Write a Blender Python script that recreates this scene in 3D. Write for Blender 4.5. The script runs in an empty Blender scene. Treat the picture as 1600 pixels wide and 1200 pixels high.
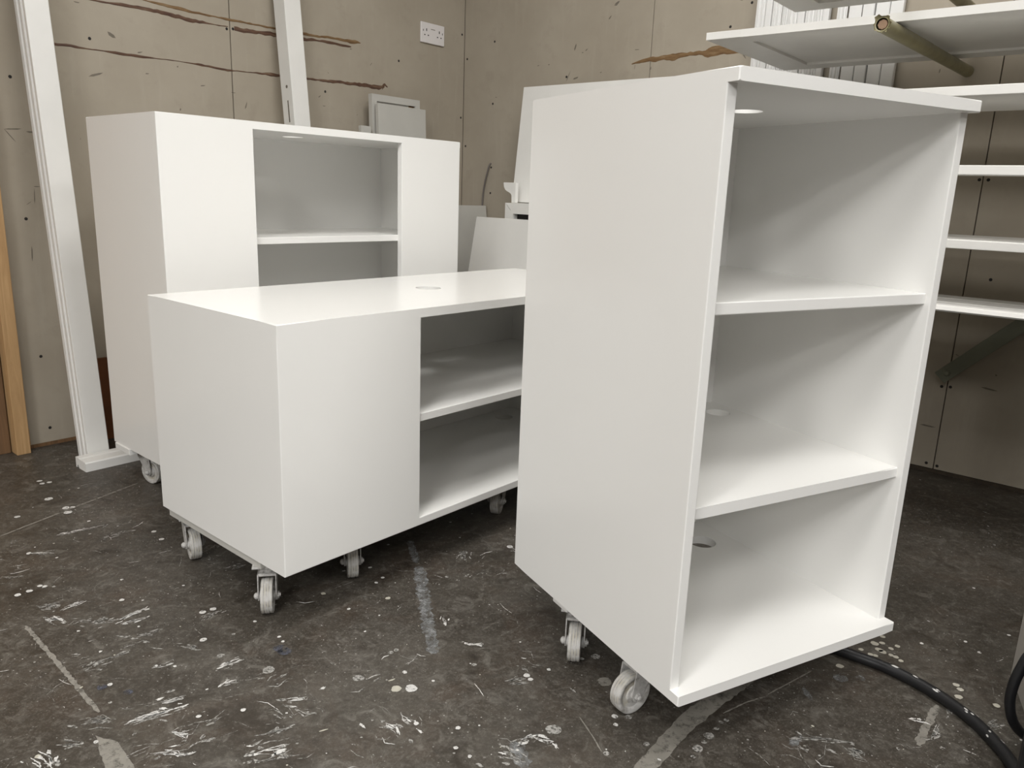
import bpy, bmesh, math, random
from mathutils import Vector, Matrix

# ---------------------------------------------------------------- camera, world, exposure
scene = bpy.context.scene
COL = scene.collection
cam_d = bpy.data.cameras.new('camera')
cam_d.sensor_fit = 'HORIZONTAL'; cam_d.sensor_width = 36.0
cam_d.lens = 1218.157 / 1600.0 * 36.0
cam_d.clip_start = 0.02; cam_d.clip_end = 60
cam = bpy.data.objects.new('camera', cam_d); COL.objects.link(cam)
PITCH, ROLL, CAM_H = 0.2399, 0.0367, 0.8834
right0 = Vector((1, 0, 0))
up0 = Vector((0, math.sin(PITCH), math.cos(PITCH)))
back = Vector((0, -math.cos(PITCH), math.sin(PITCH)))
right = right0 * math.cos(ROLL) + up0 * math.sin(ROLL)
up = up0 * math.cos(ROLL) - right0 * math.sin(ROLL)
m = Matrix((right, up, back)).transposed().to_4x4()
m.translation = (0, 0, CAM_H)
cam.matrix_world = m
scene.camera = cam

world = bpy.data.worlds.new('workshop'); scene.world = world
world.use_nodes = True
bg = world.node_tree.nodes['Background']
bg.inputs['Color'].default_value = (1.0, 0.98, 0.95, 1)
bg.inputs['Strength'].default_value = 0.03
scene.cycles.max_bounces = 11; scene.cycles.diffuse_bounces = 7
scene.view_settings.view_transform = 'Standard'
scene.view_settings.look = 'None'
scene.view_settings.gamma = 1.0
scene.view_settings.use_curve_mapping = False
scene.view_settings.exposure = 0.8

# room frames: the two walls meet in a vertical corner at CORNER
CORNER = Vector((-0.287, 4.014, 0))
ANG = math.radians(50)
NR = Vector((math.cos(ANG), math.sin(ANG), 0))
NL = Vector((-math.sin(ANG), math.cos(ANG), 0))
ROT_L = ANG                     # local x along the left wall (negative away from the corner), local y into it
ROT_R = ANG - math.pi / 2       # local x along the right wall (positive away from the corner), local y into it
def PL(s, off, z=0.0): return CORNER + NR * s - NL * off + Vector((0, 0, z))
def PR(s, off, z=0.0): return CORNER - NL * s - NR * off + Vector((0, 0, z))

CEIL = 3.0
LAMP = (11, 17, 58, 44, 8, 52, 24, 10.5)     # watts of the ceiling panels
def ceiling_lamp(s_room, t_room, rot, power, label):
    """a ceiling light panel: body, frame, diffuser, and the light under it"""
    loc = CORNER - NL * s_room - NR * t_room + Vector((0, 0, CEIL - 0.002))
    t = thing('ceiling_light', label, 'light', loc, rot, 'light panels on the ceiling')
    part('body', box(-.62, .62, -.32, .32, -.055, 0, .004), 'lamp_white', t)
    part('diffuser', box(-.59, .59, -.29, .29, -.062, -.055, .002), 'lamp_glow', t)
    part('frame', ring_frame_flat(), 'lamp_white', t)
    ld = bpy.data.lights.new('tube_light', 'AREA'); ld.shape = 'RECTANGLE'; ld.size = 1.18; ld.size_y = .58
    ld.energy = power; ld.color = (1.0, .99, .972)
    lo = bpy.data.objects.new('tube_light', ld); COL.objects.link(lo)
    lo.parent = t; lo.location = (0, 0, -.070)
    return t

# ---------------------------------------------------------------- helpers
rng = random.Random(7)
MATS = {}
def link(o): COL.objects.link(o); return o
def mesh_from_bm(name, bm, smooth=False):
    bmesh.ops.recalc_face_normals(bm, faces=bm.faces)
    me = bpy.data.meshes.new(name); bm.to_mesh(me); bm.free()
    if smooth:
        for p in me.polygons: p.use_smooth = True
        try: me.set_sharp_from_angle(angle=math.radians(35))
        except Exception: pass
    return me
def part(name, bm, mat, parent=None, loc=(0, 0, 0), rot=(0, 0, 0), smooth=False, label=None, kind=None):
    me = bm if isinstance(bm, bpy.types.Mesh) else mesh_from_bm(name, bm, smooth)
    if not me.materials and mat: me.materials.append(MATS[mat])
    o = bpy.data.objects.new(name, me); link(o)
    o.location = loc; o.rotation_euler = rot
    if parent: o.parent = parent
    if label: o['label'] = label
    if kind: o['kind'] = kind
    return o
def tag(o, label, cat, group=None):
    o['label'] = label; o['category'] = cat
    if group: o['group'] = group
    return o
def thing(name, label, cat, loc=(0, 0, 0), rotz=0.0, group=None):
    o = bpy.data.objects.new(name, None); link(o); o.empty_display_size = .1
    o.location = loc; o.rotation_euler = (0, 0, rotz)
    return tag(o, label, cat, group)
def bevel(bm, w, pick=None, seg=2):
    es = [e for e in bm.edges if pick is None or pick((e.verts[0].co + e.verts[1].co) / 2)]
    if es and w > 0:
        bmesh.ops.bevel(bm, geom=es, offset=w, segments=seg, profile=.5, affect='EDGES', clamp_overlap=True)
def box(x0, x1, y0, y1, z0, z1, bev=0.0, pick=None, bm=None):
    b = bmesh.new()
    v = [b.verts.new((x, y, z)) for x in (x0, x1) for y in (y0, y1) for z in (z0, z1)]
    for f in ((0, 1, 3, 2), (4, 6, 7, 5), (0, 4, 5, 1), (2, 3, 7, 6), (0, 2, 6, 4), (1, 5, 7, 3)):
        b.faces.new([v[i] for i in f])
    if bev: bevel(b, bev, pick)
    return join(bm, b) if bm else b
def join(a, b):
    me = bpy.data.meshes.new('tmp'); b.to_mesh(me); b.free(); a.from_mesh(me); bpy.data.meshes.remove(me); return a
def board_hole(x0, x1, y0, y1, z0, z1, cx, cy, r, bev=0.0, pick=None, n=40):
    """flat board with a round cable hole bored through it"""
    angs = [2 * math.pi * i / n for i in range(n)]
    angs += [math.atan2(y - cy, x - cx) % (2 * math.pi) for x in (x0, x1) for y in (y0, y1)]
    angs = sorted(set(round(a, 6) for a in angs))
    b = bmesh.new(); rings = []
    for z in (z0, z1):
        inn, out = [], []
        for a in angs:
            c, s = math.cos(a), math.sin(a)
            inn.append(b.verts.new((cx + r * c, cy + r * s, z)))
            ts = []
            if c > 1e-9: ts.append((x1 - cx) / c)
            if c < -1e-9: ts.append((x0 - cx) / c)
            if s > 1e-9: ts.append((y1 - cy) / s)
            if s < -1e-9: ts.append((y0 - cy) / s)
            t = min(ts); out.append(b.verts.new((cx + t * c, cy + t * s, z)))
        rings.append((inn, out))
    k = len(angs); (i0, o0), (i1, o1) = rings
    for i in range(k):
        j = (i + 1) % k
        b.faces.new((i0[i], i0[j], o0[j], o0[i])); b.faces.new((i1[i], o1[i], o1[j], i1[j]))
        b.faces.new((i0[i], i1[i], i1[j], i0[j])); b.faces.new((o0[i], o0[j], o1[j], o1[i]))
    if bev: bevel(b, bev, pick, 1)
    return b
def ring_frame(x0, x1, z0, z1, a0, a1, b0, b1, y0, y1, bev=0, pick=None):
    """upright front frame: outer rectangle with a rectangular opening"""
    b = bmesh.new(); V = {}
    for y in (y0, y1):
        V[y] = ([b.verts.new((x, y, z)) for x, z in ((x0, z0), (x1, z0), (x1, z1), (x0, z1))],
                [b.verts.new((x, y, z)) for x, z in ((a0, b0), (a1, b0), (a1, b1), (a0, b1))])
    for i in range(4):
        j = (i + 1) % 4
        for y in (y0, y1):
            o, n = V[y]; b.faces.new((o[i], o[j], n[j], n[i]))
        b.faces.new((V[y0][0][i], V[y0][0][j], V[y1][0][j], V[y1][0][i]))
        b.faces.new((V[y0][1][i], V[y0][1][j], V[y1][1][j], V[y1][1][i]))
    if bev: bevel(b, bev, pick)
    return b
def ring_frame_flat():
    b = ring_frame(-.62, .62, -.32, .32, -.59, .59, -.29, .29, 0, .012)
    bmesh.ops.rotate(b, cent=(0, 0, 0), matrix=Matrix.Rotation(math.pi / 2, 3, 'X'), verts=b.verts)
    bmesh.ops.translate(b, vec=(0, 0, -.067), verts=b.verts); return b
def prism(poly, axis, h0, h1, bev=0.0):
    """extrude a 2-D polygon: axis 'z' (x,y), 'y' (x,z) or 'x' (y,z)"""
    def P(a, c, h): return {'z': (a, c, h), 'y': (a, h, c), 'x': (h, a, c)}[axis]
    b = bmesh.new()
    v0 = [b.verts.new(P(a, c, h0)) for a, c in poly]; v1 = [b.verts.new(P(a, c, h1)) for a, c in poly]
    b.faces.new(v0); b.faces.new(v1[::-1])
    for i in range(len(poly)):
        j = (i + 1) % len(poly); b.faces.new((v0[i], v0[j], v1[j], v1[i]))
    if bev: bevel(b, bev)
    return b
def lathe(profile, n=32, axis='y', caps=True):
    """profile: list of (along axis, radius)"""
    b = bmesh.new(); R = []
    for h, r in profile:
        row = []
        for i in range(n):
            a = 2 * math.pi * i / n; c, s = r * math.cos(a), r * math.sin(a)
            row.append(b.verts.new({'y': (c, h, s), 'z': (c, s, h), 'x': (h, c, s)}[axis]))
        R.append(row)
    for q in range(len(R) - 1):
        for i in range(n):
            j = (i + 1) % n; b.faces.new((R[q][i], R[q][j], R[q + 1][j], R[q + 1][i]))
    if caps: b.faces.new(R[0][::-1]); b.faces.new(R[-1])
    return b
def tube(pts, r, n=12, closed=False):
    """round hose along a smooth path through pts"""
    P = [Vector(p) for p in pts]; path = []
    for i in range(len(P) - 1):
        p0, p1, p2, p3 = P[max(i - 1, 0)], P[i], P[i + 1], P[min(i + 2, len(P) - 1)]
        for k in range(8):
            t = k / 8
            path.append(.5 * ((2 * p1) + (p2 - p0) * t + (2 * p0 - 5 * p1 + 4 * p2 - p3) * t * t + (3 * p1 - p0 - 3 * p2 + p3) * t ** 3))
    path.append(P[-1])
    b = bmesh.new(); rows = []; nrm = None
    for i, p in enumerate(path):
        d = (path[min(i + 1, len(path) - 1)] - path[max(i - 1, 0)]).normalized()
        if nrm is None:
            nrm = d.cross(Vector((0, 0, 1)));
            if nrm.length < .1: nrm = d.cross(Vector((1, 0, 0)))
        nrm = (nrm - d * nrm.dot(d)).normalized(); bi = d.cross(nrm)
        rr = r[i * len(r) // len(path)] if isinstance(r, (list, tuple)) else r
        rows.append([b.verts.new(p + (nrm * math.cos(2 * math.pi * k / n) + bi * math.sin(2 * math.pi * k / n)) * rr) for k in range(n)])
    for q in range(len(rows) - 1):
        for k in range(n):
            j = (k + 1) % n; b.faces.new((rows[q][k], rows[q][j], rows[q + 1][j], rows[q + 1][k]))
    b.faces.new(rows[0][::-1]); b.faces.new(rows[-1])
    return b

# ---------------------------------------------------------------- materials
def material(name):
    mt = bpy.data.materials.new(name); mt.use_nodes = True
    nt = mt.node_tree; b = nt.nodes['Principled BSDF']; MATS[name] = mt
    return mt, nt, b
def N(nt, typ, **kw):
    n = nt.nodes.new(typ)
    for k, v in kw.items():
        if k in n.inputs: n.inputs[k].default_value = v
        else: setattr(n, k, v)
    return n
def L(nt, a, b): nt.links.new(a, b)
def coords(nt, scale=(1, 1, 1), rot=(0, 0, 0), kind='Object'):
    tc = N(nt, 'ShaderNodeTexCoord'); mp = N(nt, 'ShaderNodeMapping')
    mp.inputs['Scale'].default_value = scale; mp.inputs['Rotation'].default_value = rot
    L(nt, tc.outputs[kind], mp.inputs['Vector']); return mp.outputs['Vector']
def noise(nt, vec, scale, detail=4, rough=.55, dist=0.0):
    n = N(nt, 'ShaderNodeTexNoise', Scale=scale, Detail=detail, Roughness=rough, Distortion=dist)
    L(nt, vec, n.inputs['Vector']); return n.outputs['Fac']
def ramp(nt, fac, stops):
    r = N(nt, 'ShaderNodeValToRGB'); e = r.color_ramp.elements
    while len(e) < len(stops): e.new(.5)
    for el, (p, c) in zip(e, stops): el.position = p; el.color = c if len(c) == 4 else (*c, 1)
    L(nt, fac, r.inputs['Fac']); return r.outputs['Color']
def mix(nt, fac, a, b, mode='MIX'):
    n = N(nt, 'ShaderNodeMix'); n.data_type = 'RGBA'; n.blend_type = mode
    for sock, v in ((n.inputs[0], fac), (n.inputs[6], a), (n.inputs[7], b)):
        if hasattr(v, 'is_output'): L(nt, v, sock)
        elif isinstance(v, (int, float)): sock.default_value = v
        else: sock.default_value = v if len(v) == 4 else (*v, 1)
    return n.outputs[2]
def math_n(nt, op, a, b=0.0):
    n = N(nt, 'ShaderNodeMath', operation=op)
    for sock, v in zip(n.inputs, (a, b)):
        if hasattr(v, 'is_output'): L(nt, v, sock)
        else: sock.default_value = v
    return n.outputs[0]
def bump(nt, bsdf, h, strength, dist=.002):
    b = N(nt, 'ShaderNodeBump', Strength=strength, Distance=dist); L(nt, h, b.inputs['Height']); L(nt, b.outputs['Normal'], bsdf.inputs['Normal'])

def simple(name, col, rough=.5, var=.06, scale=8.0, bumps=0.0, bscale=120.0, metal=0.0, spec=.5):
    mt, nt, b = material(name); v = coords(nt)
    c = ramp(nt, noise(nt, v, scale), [(.3, tuple(x * (1 - var) for x in col)), (.7, tuple(min(1, x * (1 + var)) for x in col))])
    L(nt, c, b.inputs['Base Color']); b.inputs['Roughness'].default_value = rough; b.inputs['Metallic'].default_value = metal
    b.inputs['Specular IOR Level'].default_value = spec
    if bumps: bump(nt, b, noise(nt, v, bscale, 3), bumps, .0006)
    return mt
simple('white_paint', (.870, .864, .842), .23, .008, 3.0, .05, 420.0)
simple('white_trim', (.82, .815, .79), .42, .03, 6.0, .08, 160.0)
simple('primer_board', (.52, .51, .475), .55, .05, 5.0, .05, 160.0)
simple('moulding_white', (.83, .83, .82), .4, .02, 6.0)
simple('plastic_white', (.80, .77, .77), .35, .01)
simple('dark_hole', (.015, .013, .012), .7, .1)
simple('lamp_white', (.8, .8, .8), .5, .01)
simple('ceiling_paint', (.62, .61, .58), .9, .04, 2.0)
simple('backing', (.06, .045, .03), .9, .2, 20.0)
simple('brown_board', (.13, .043, .012), .55, .25, 14.0)
simple('black_rubber', (.012, .012, .013), .42, .15, 30.0, .15, 300.0)
simple('black_plastic', (.02, .02, .022), .38, .1, 20.0, .15, 300.0)
simple('grey_cable', (.17, .155, .145), .5, .1)
simple('brace_metal', (.16, .165, .12), .5, .12, 12.0, .1, 120.0)
simple('steel', (.35, .34, .32), .4, .1, 30.0, 0, 0, .7)
simple('rack_white', (.79, .78, .75), .45, .04, 6.0, .08, 160.0)
simple('tape', (.25, .225, .125), .38, .2, 22.0, .3, 120.0)
simple('core_wood', (.30, .19, .12), .6, .2, 60.0)
simple('pale_board', (.47, .44, .40), .6, .1, 6.0)
mt, nt, b = material('lamp_glow')
b.inputs['Base Color'].default_value = (.9, .9, .88, 1); b.inputs['Emission Color'].default_value = (1, .97, .92, 1); b.inputs['Emission Strength'].default_value = 3.0

# painted caster: overspray grey over rubber and steel
mt, nt, b = material('caster_paint'); v = coords(nt)
c = ramp(nt, noise(nt, v, 90, 5, .65), [(.30, (.20, .19, .175)), (.44, (.44, .43, .415)), (.7, (.58, .57, .55))])
L(nt, c, b.inputs['Base Color']); b.inputs['Roughness'].default_value = .6; bump(nt, b, noise(nt, v, 260, 4), .35, .001)
mt, nt, b = material('caster_tread'); v = coords(nt)
wv = N(nt, 'ShaderNodeTexWave', Scale=55.0, Distortion=1.2); wv.bands_direction = 'Y'; L(nt, v, wv.inputs['Vector'])
c = ramp(nt, wv.outputs['Fac'], [(.2, (.30, .285, .26)), (.6, (.54, .53, .50)), (.95, (.46, .42, .33))])
c = mix(nt, ramp(nt, noise(nt, v, 60, 5), [(.35, (0, 0, 0)), (.6, (1, 1, 1))]), c, (.56, .55, .53))
L(nt, c, b.inputs['Base Color']); b.inputs['Roughness'].default_value = .65; bump(nt, b, noise(nt, v, 200, 4), .3, .001)

# timber
def timber(name, c1, c2):
    mt, nt, b = material(name); v = coords(nt, (18, 18, 1.3))
    f = noise(nt, v, 3.0, 6, .6, 1.2)
    c = ramp(nt, f, [(.3, c1), (.7, c2)]); L(nt, c, b.inputs['Base Color']); b.inputs['Roughness'].default_value = .7
    bump(nt, b, f, .2, .001)
timber('pine', (.36, .215, .095), (.50, .32, .155)); timber('dark_timber', (.12, .065, .03), (.20, .11, .05))

# plasterboard paper
mt, nt, b = material('plasterboard'); v = coords(nt)
c = ramp(nt, noise(nt, v, 2.2, 5, .6), [(.32, (.365, .322, .258)), (.68, (.435, .390, .320))])
c = mix(nt, ramp(nt, noise(nt, v, 9, 6, .65), [(.56, (0, 0, 0)), (.75, (.35, .35, .35))]), c, (.29, .25, .195))
vs = coords(nt, (1, 1, .12))
c = mix(nt, ramp(nt, noise(nt, vs, 26, 5, .6), [(.55, (0, 0, 0)), (.8, (.25, .25, .25))]), c, (.52, .475, .41))
L(nt, c, b.inputs['Base Color']); b.inputs['Roughness'].default_value = .85; b.inputs['Specular IOR Level'].default_value = .25
bump(nt, b, noise(nt, v, 140, 4), .08, .001)
mt, nt, b = material('glue_brown'); v = coords(nt, (6, 6, 40))
c = ramp(nt, noise(nt, v, 3.0, 5), [(.32, (.060, .026, .018)), (.55, (.125, .066, .040)), (.75, (.22, .155, .10))]); L(nt, c, b.inputs['Base Color']); b.inputs['Roughness'].default_value = .5
mt, nt, b = material('glue_ochre'); v = coords(nt, (6, 6, 40))
c = ramp(nt, noise(nt, v, 3.0, 5), [(.3, (.11, .055, .02)), (.55, (.21, .125, .055)), (.8, (.30, .22, .13))]); L(nt, c, b.inputs['Base Color']); b.inputs['Roughness'].default_value = .6
simple('scuff', (.17, .15, .12), .8, .2, 40.0)

# worn sealed concrete
mt, nt, b = material('concrete'); v = coords(nt)
n1 = noise(nt, v, 1.6, 6, .62, .6); n2 = noise(nt, v, 11, 8, .7, .4); n3 = noise(nt, v, 70, 6, .75); n4 = noise(nt, v, 210, 5, .7, .5)
c = ramp(nt, n1, [(.30, (.034, .028, .022)), (.52, (.053, .046, .037)), (.72, (.090, .079, .065))])
c = mix(nt, ramp(nt, n2, [(.46, (0, 0, 0)), (.72, (.5, .5, .5))]), c, (.115, .104, .088))
c = mix(nt, ramp(nt, noise(nt, v, 5.5, 5, .6, .8), [(.50, (0, 0, 0)), (.70, (.6, .6, .6))]), c, (.070, .050, .036))
c = mix(nt, ramp(nt, n3, [(.50, (0, 0, 0)), (.68, (.6, .6, .6))]), c, (.150, .138, .118))
c = mix(nt, ramp(nt, n4, [(.52, (0, 0, 0)), (.68, (.42, .42, .42))]), c, (.165, .152, .130))
c = mix(nt, ramp(nt, noise(nt, v, 330, 4, .7), [(.34, (.45, .45, .45)), (.45, (0, 0, 0))]), c, (.022, .017, .012))
c = mix(nt, ramp(nt, noise(nt, v, 17, 7, .72, 1.4), [(.53, (0, 0, 0)), (.66, (.62, .62, .62))]), c, (.170, .158, .138))
c = mix(nt, ramp(nt, noise(nt, v, 8, 7, .7, .9), [(.32, (.75, .75, .75)), (.46, (0, 0, 0))]), c, (.027, .021, .015))
c = mix(nt, ramp(nt, noise(nt, v, 26, 7, .72), [(.30, (.65, .65, .65)), (.44, (0, 0, 0))]), c, (.026, .021, .017))
vr = coords(nt, (34, 3.2, 1), (0, 0, -.45))
sc = math_n(nt, 'MULTIPLY', ramp(nt, noise(nt, vr, 4.2, 5, .6), [(.66, (0, 0, 0)), (.73, (1, 1, 1))]), ramp(nt, noise(nt, v, 3.1, 3), [(.45, (0, 0, 0)), (.62, (.55, .55, .55))]))
c = mix(nt, sc, c, (.30, .29, .27))
vr2 = coords(nt, (3.0, 36, 1), (0, 0, .25))
sc2 = math_n(nt, 'MULTIPLY', ramp(nt, noise(nt, vr2, 4.0, 5, .6), [(.68, (0, 0, 0)), (.75, (1, 1, 1))]), ramp(nt, noise(nt, v, 2.3, 3), [(.48, (0, 0, 0)), (.66, (.5, .5, .5))]))
c = mix(nt, sc2, c, (.30, .29, .27))
for scl, thr, amt in ((95, .13, .75), (38, .07, .8), (210, .16, .45)):
    vo = N(nt, 'ShaderNodeTexVoronoi', Scale=scl); L(nt, v, vo.inputs['Vector'])
    sep = N(nt, 'ShaderNodeSeparateColor'); L(nt, vo.outputs['Color'], sep.inputs['Color'])
    keep = math_n(nt, 'GREATER_THAN', sep.outputs[0], .74)
    near = math_n(nt, 'LESS_THAN', vo.outputs['Distance'], thr)
    patch = ramp(nt, noise(nt, v, 4.0, 4), [(.40, (.15, .15, .15)), (.62, (1, 1, 1))])
    f = math_n(nt, 'MULTIPLY', math_n(nt, 'MULTIPLY', keep, near), math_n(nt, 'MULTIPLY', patch, amt))
    c = mix(nt, f, c, (.46, .45, .425))
L(nt, c, b.inputs['Base Color'])
rr = N(nt, 'ShaderNodeMapRange'); L(nt, n2, rr.inputs['Value']); rr.inputs['To Min'].default_value = .30; rr.inputs['To Max'].default_value = .62
L(nt, rr.outputs[0], b.inputs['Roughness']); b.inputs['Specular IOR Level'].default_value = .4
bump(nt, b, n3, .12, .0015)

# dried paint on the floor: worn through in places
def paint_film(name, col, lo, hi, sc=60):
    mt, nt, b = material(name); v = coords(nt)
    L(nt, ramp(nt, noise(nt, v, 35), [(.3, tuple(x * .8 for x in col)), (.7, col)]), b.inputs['Base Color']); b.inputs['Roughness'].default_value = .55
    f = ramp(nt, noise(nt, v, sc, 6, .7), [(lo, (0, 0, 0)), (hi, (1, 1, 1))])
    tr = N(nt, 'ShaderNodeBsdfTransparent'); ms = N(nt, 'ShaderNodeMixShader')
    L(nt, f, ms.inputs[0]); L(nt, tr.outputs[0], ms.inputs[1]); L(nt, b.outputs[0], ms.inputs[2])
    L(nt, ms.outputs[0], nt.nodes['Material Output'].inputs['Surface'])
paint_film('film_w', (.66, .65, .625), .34, .45, 150); paint_film('film_g', (.38, .37, .345), .38, .54, 150); paint_film('film_b', (.27, .275, .275), .36, .66, 60)
paint_film('film_n', (.085, .09, .115), .40, .6, 90); paint_film('film_y', (.50, .475, .40), .25, .36, 120); paint_film('film_t', (.25, .235, .205), .24, .50, 60)
paint_film('film_s', (.30, .285, .26), .42, .60, 140)

# ---------------------------------------------------------------- the setting
def room_plane(z, thick):
    return [CORNER + NR * a - NL * c + Vector((0, 0, z)) for a, c in ((.3, -.3), (-8, -.3), (-8, 8), (.3, 8))]
def slab(name, z0, z1, mat):
    bm = bmesh.new()
    q = room_plane(z0, 0); r = room_plane(z1, 0)
    a = [bm.verts.new(p) for p in q]; c = [bm.verts.new(p) for p in r]
    bm.faces.new(a); bm.faces.new(c[::-1])
    for i in range(4): j = (i + 1) % 4; bm.faces.new((a[i], a[j], c[j], c[i]))
    o = part(name, bm, mat); o['kind'] = 'structure'; return o
floor = slab('floor', -.1, 0, 'concrete')
ceiling = slab('ceiling', CEIL, CEIL + .1, 'ceiling_paint')

wall_left = part('wall_left', box(-2.035, .12, .0135, .12, 0, CEIL), 'backing', None, CORNER, (0, 0, ROT_L)); wall_left['kind'] = 'structure'
wall_right = part('wall_right', box(-.10, 5.0, .0135, .12, 0, CEIL), 'backing', None, CORNER, (0, 0, ROT_R)); wall_right['kind'] = 'structure'
for x0, x1, z0, z1 in ((-1.2302, -.0003, .014, 2.4), (-2.034, -1.2338, .012, 2.4), (-2.034, -.002, 2.404, CEIL)):
    part('plasterboard_sheet', box(x0, x1, 0, .0130, z0, z1, .0012), 'plasterboard', wall_left)
for x0, x1, z0, z1 in ((.0012, 1.0345, .014, 2.4), (1.0375, 2.2765, .014, 2.4), (2.2795, 3.52, .014, 2.4), (3.523, 5.0, .014, 2.4), (.003, 5.0, 2.404, CEIL)):
    part('plasterboard_sheet', box(x0, x1, 0, .0130, z0, z1, .0012), 'plasterboard', wall_right)
wall_side = part('wall_side', box(-6.0, -2.44, .034, .12, 0, CEIL), 'backing', None, CORNER, (0, 0, ROT_L)); wall_side['kind'] = 'structure'
for x0, x1 in ((-3.65, -2.442), (-4.85, -3.653), (-6.0, -4.853)):
    part('plasterboard_sheet', box(x0, x1, .0205, .0335, .014, CEIL, .0012), 'plasterboard', wall_side)
# sole plates showing below the sheets
part('sole_plate', box(-2.034, -.01, .0005, .0134, 0, .0125), 'dark_timber', wall_left)
part('sole_plate', box(.01, 5.0, .003, .0134, 0, .012), 'backing', wall_right)
# screw heads sunk in the paper
def screws(spots, parent):
    bm = bmesh.new()
    for s, z in spots:
        b2 = lathe([(-.0006, .0022), (-.0006, .0046), (.0, .0052)], 10, 'y', True)
        bmesh.ops.translate(b2, vec=(s, 0, z), verts=b2.verts); join(bm, b2)
    part('screw_heads', bm, 'dark_hole', parent, kind='stuff')
screws([(-1.972, 1.172), (-1.73, 1.318), (-1.245, 1.428), (-1.22, 1.432), (-1.971, .75), (-1.972, .306), (-1.968, .06), (-.416, 1.435), (-.815, 1.261),
        (-.018, 1.608), (-.016, 1.232), (-.83, .9), (-.83, .55), (-.42, .8), (-1.245, .9), (-1.22, .9)], wall_left)
screws([(.194, 1.563), (.193, 1.29), (.62, 1.383), (1.445, 1.586), (1.369, 1.512), (2.268, .977), (2.293, .977), (2.262, .303), (2.288, .306), (2.255, .03), (2.289, .027),
        (2.348, .67), (.62, 1.0), (.193, .88), (.02, 1.5), (.02, 1.1), (.194, 1.0)], wall_right)
# adhesive and stain streaks on the paper
def streak(path, parent, mat, seed, y=-.0012):
    r = random.Random(seed); bm = bmesh.new(); rows = []
    pts = []
    for i in range(len(path) - 1):
        (s0, z0, w0), (s1, z1, w1) = path[i], path[i + 1]
        k = max(2, int(abs(s1 - s0) / .012))
        for q in range(k): t = q / k; pts.append((s0 + (s1 - s0) * t, z0 + (z1 - z0) * t, w0 + (w1 - w0) * t))
    pts.append(path[-1]); ja = jc = dd = 0.0
    for s, z, w in pts:
        ja = .6 * ja + .4 * r.uniform(-.45, .35); jc = .6 * jc + .4 * r.uniform(-.45, .35); dd = .7 * dd + .3 * r.uniform(-.0022, .0022)
        a, c = w * (.46 + ja), w * (.46 + jc); d = dd
        rows.append([bm.verts.new((s, -.0002, z + d + a)), bm.verts.new((s, y, z + d + a * .5)), bm.verts.new((s, y, z + d - c * .5)), bm.verts.new((s, -.0002, z + d - c))])
    for i in range(len(rows) - 1):
        for k in range(3): bm.faces.new((rows[i][k], rows[i][k + 1], rows[i + 1][k + 1], rows[i + 1][k]))
    return part('stain_streak', bm, mat, parent)
streak([(-1.87, 1.287, .008), (-1.802, 1.286, .011), (-1.70, 1.287, .004), (-1.64, 1.287, .009), (-1.56, 1.288, .011), (-1.52, 1.289, .003), (-1.42, 1.290, .003), (-1.35, 1.290, .010), (-1.25, 1.288, .011), (-1.17, 1.290, .003), (-1.08, 1.293, .012), (-.99, 1.297, .013), (-.90, 1.300, .008), (-.80, 1.304, .012), (-.70, 1.308, .013), (-.60, 1.309, .018), (-.53, 1.311, .022), (-.50, 1.318, .012)], wall_left, 'glue_brown', 1)
streak([(-.512, 1.312, .02), (-.497, 1.326, .012), (-.482, 1.318, .006)], wall_left, 'glue_brown', 5)
streak([(-1.78, 1.435, .003), (-1.66, 1.437, .008), (-1.58, 1.440, .010), (-1.50, 1.440, .013), (-1.40, 1.436, .016), (-1.30, 1.433, .010), (-1.24, 1.436, .003)], wall_left, 'glue_brown', 2)
streak([(-1.215, 1.436, .018), (-1.15, 1.437, .016), (-1.05, 1.440, .016), (-.95, 1.444, .014), (-.85, 1.450, .012), (-.75, 1.452, .013), (-.68, 1.453, .008)], wall_left, 'glue_brown', 3)
streak([(-1.58, 1.470, .003), (-1.45, 1.462, .012), (-1.30, 1.462, .007), (-1.15, 1.462, .010), (-1.0, 1.464, .009), (-.85, 1.468, .008), (-.75, 1.474, .010), (-.66, 1.476, .020), (-.63, 1.474, .006)], wall_left, 'glue_ochre', 4)
streak([(.950, 1.412, .004), (.985, 1.418, .014), (1.06, 1.422, .022), (1.16, 1.426, .026), (1.25, 1.428, .030), (1.34, 1.430, .036), (1.42, 1.423, .022), (1.46, 1.417, .006)], wall_right, 'glue_ochre', 6)
# scuffs, pencil ticks and dents
bm = bmesh.new(); r = random.Random(3)
def scuff(bm, s, z, ln, w, ang):
    c, sn = math.cos(ang), math.sin(ang); P = []
    for t, q in ((-.5, 0), (-.25, .5), (.2, .4), (.5, .1), (.25, -.4), (-.2, -.5)):
        x, y = t * ln, q * w * r.uniform(.6, 1.2); P.append(bm.verts.new((s + c * x - sn * y, -.0003, z + sn * x + c * y)))
    bm.faces.new(P)
for s, z, ln, w, a in ((-1.98, 1.02, .05, .005, .1), (-1.99, 1.0, .05, .003, -.9), (-1.93, 1.015, .03, .005, .0), (-1.72, 1.21, .05, .007, .35), (-1.66, 1.34, .03, .012, -.6), (-1.57, 1.30, .02, .004, .3), (-1.76, 1.42, .02, .004, 0), (-1.93, .85, .02, .003, 0), (-1.94, .82, .05, .0025, 1.5), (-1.965, .64, .05, .004, 1.5), (-1.90, .44, .06, .005, 1.4), (-1.55, 1.235, .014, .004, .2), (-1.35, 1.22, .02, .004, .2), (-1.23, 1.21, .02, .003, 0), (-1.44, 1.13, .01, .006, 1.2), (-1.18, 1.17, .03, .006, 1.2), (-.87, 1.05, .03, .006, 0)):
    scuff(bm, s, z, ln, w, a)
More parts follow.
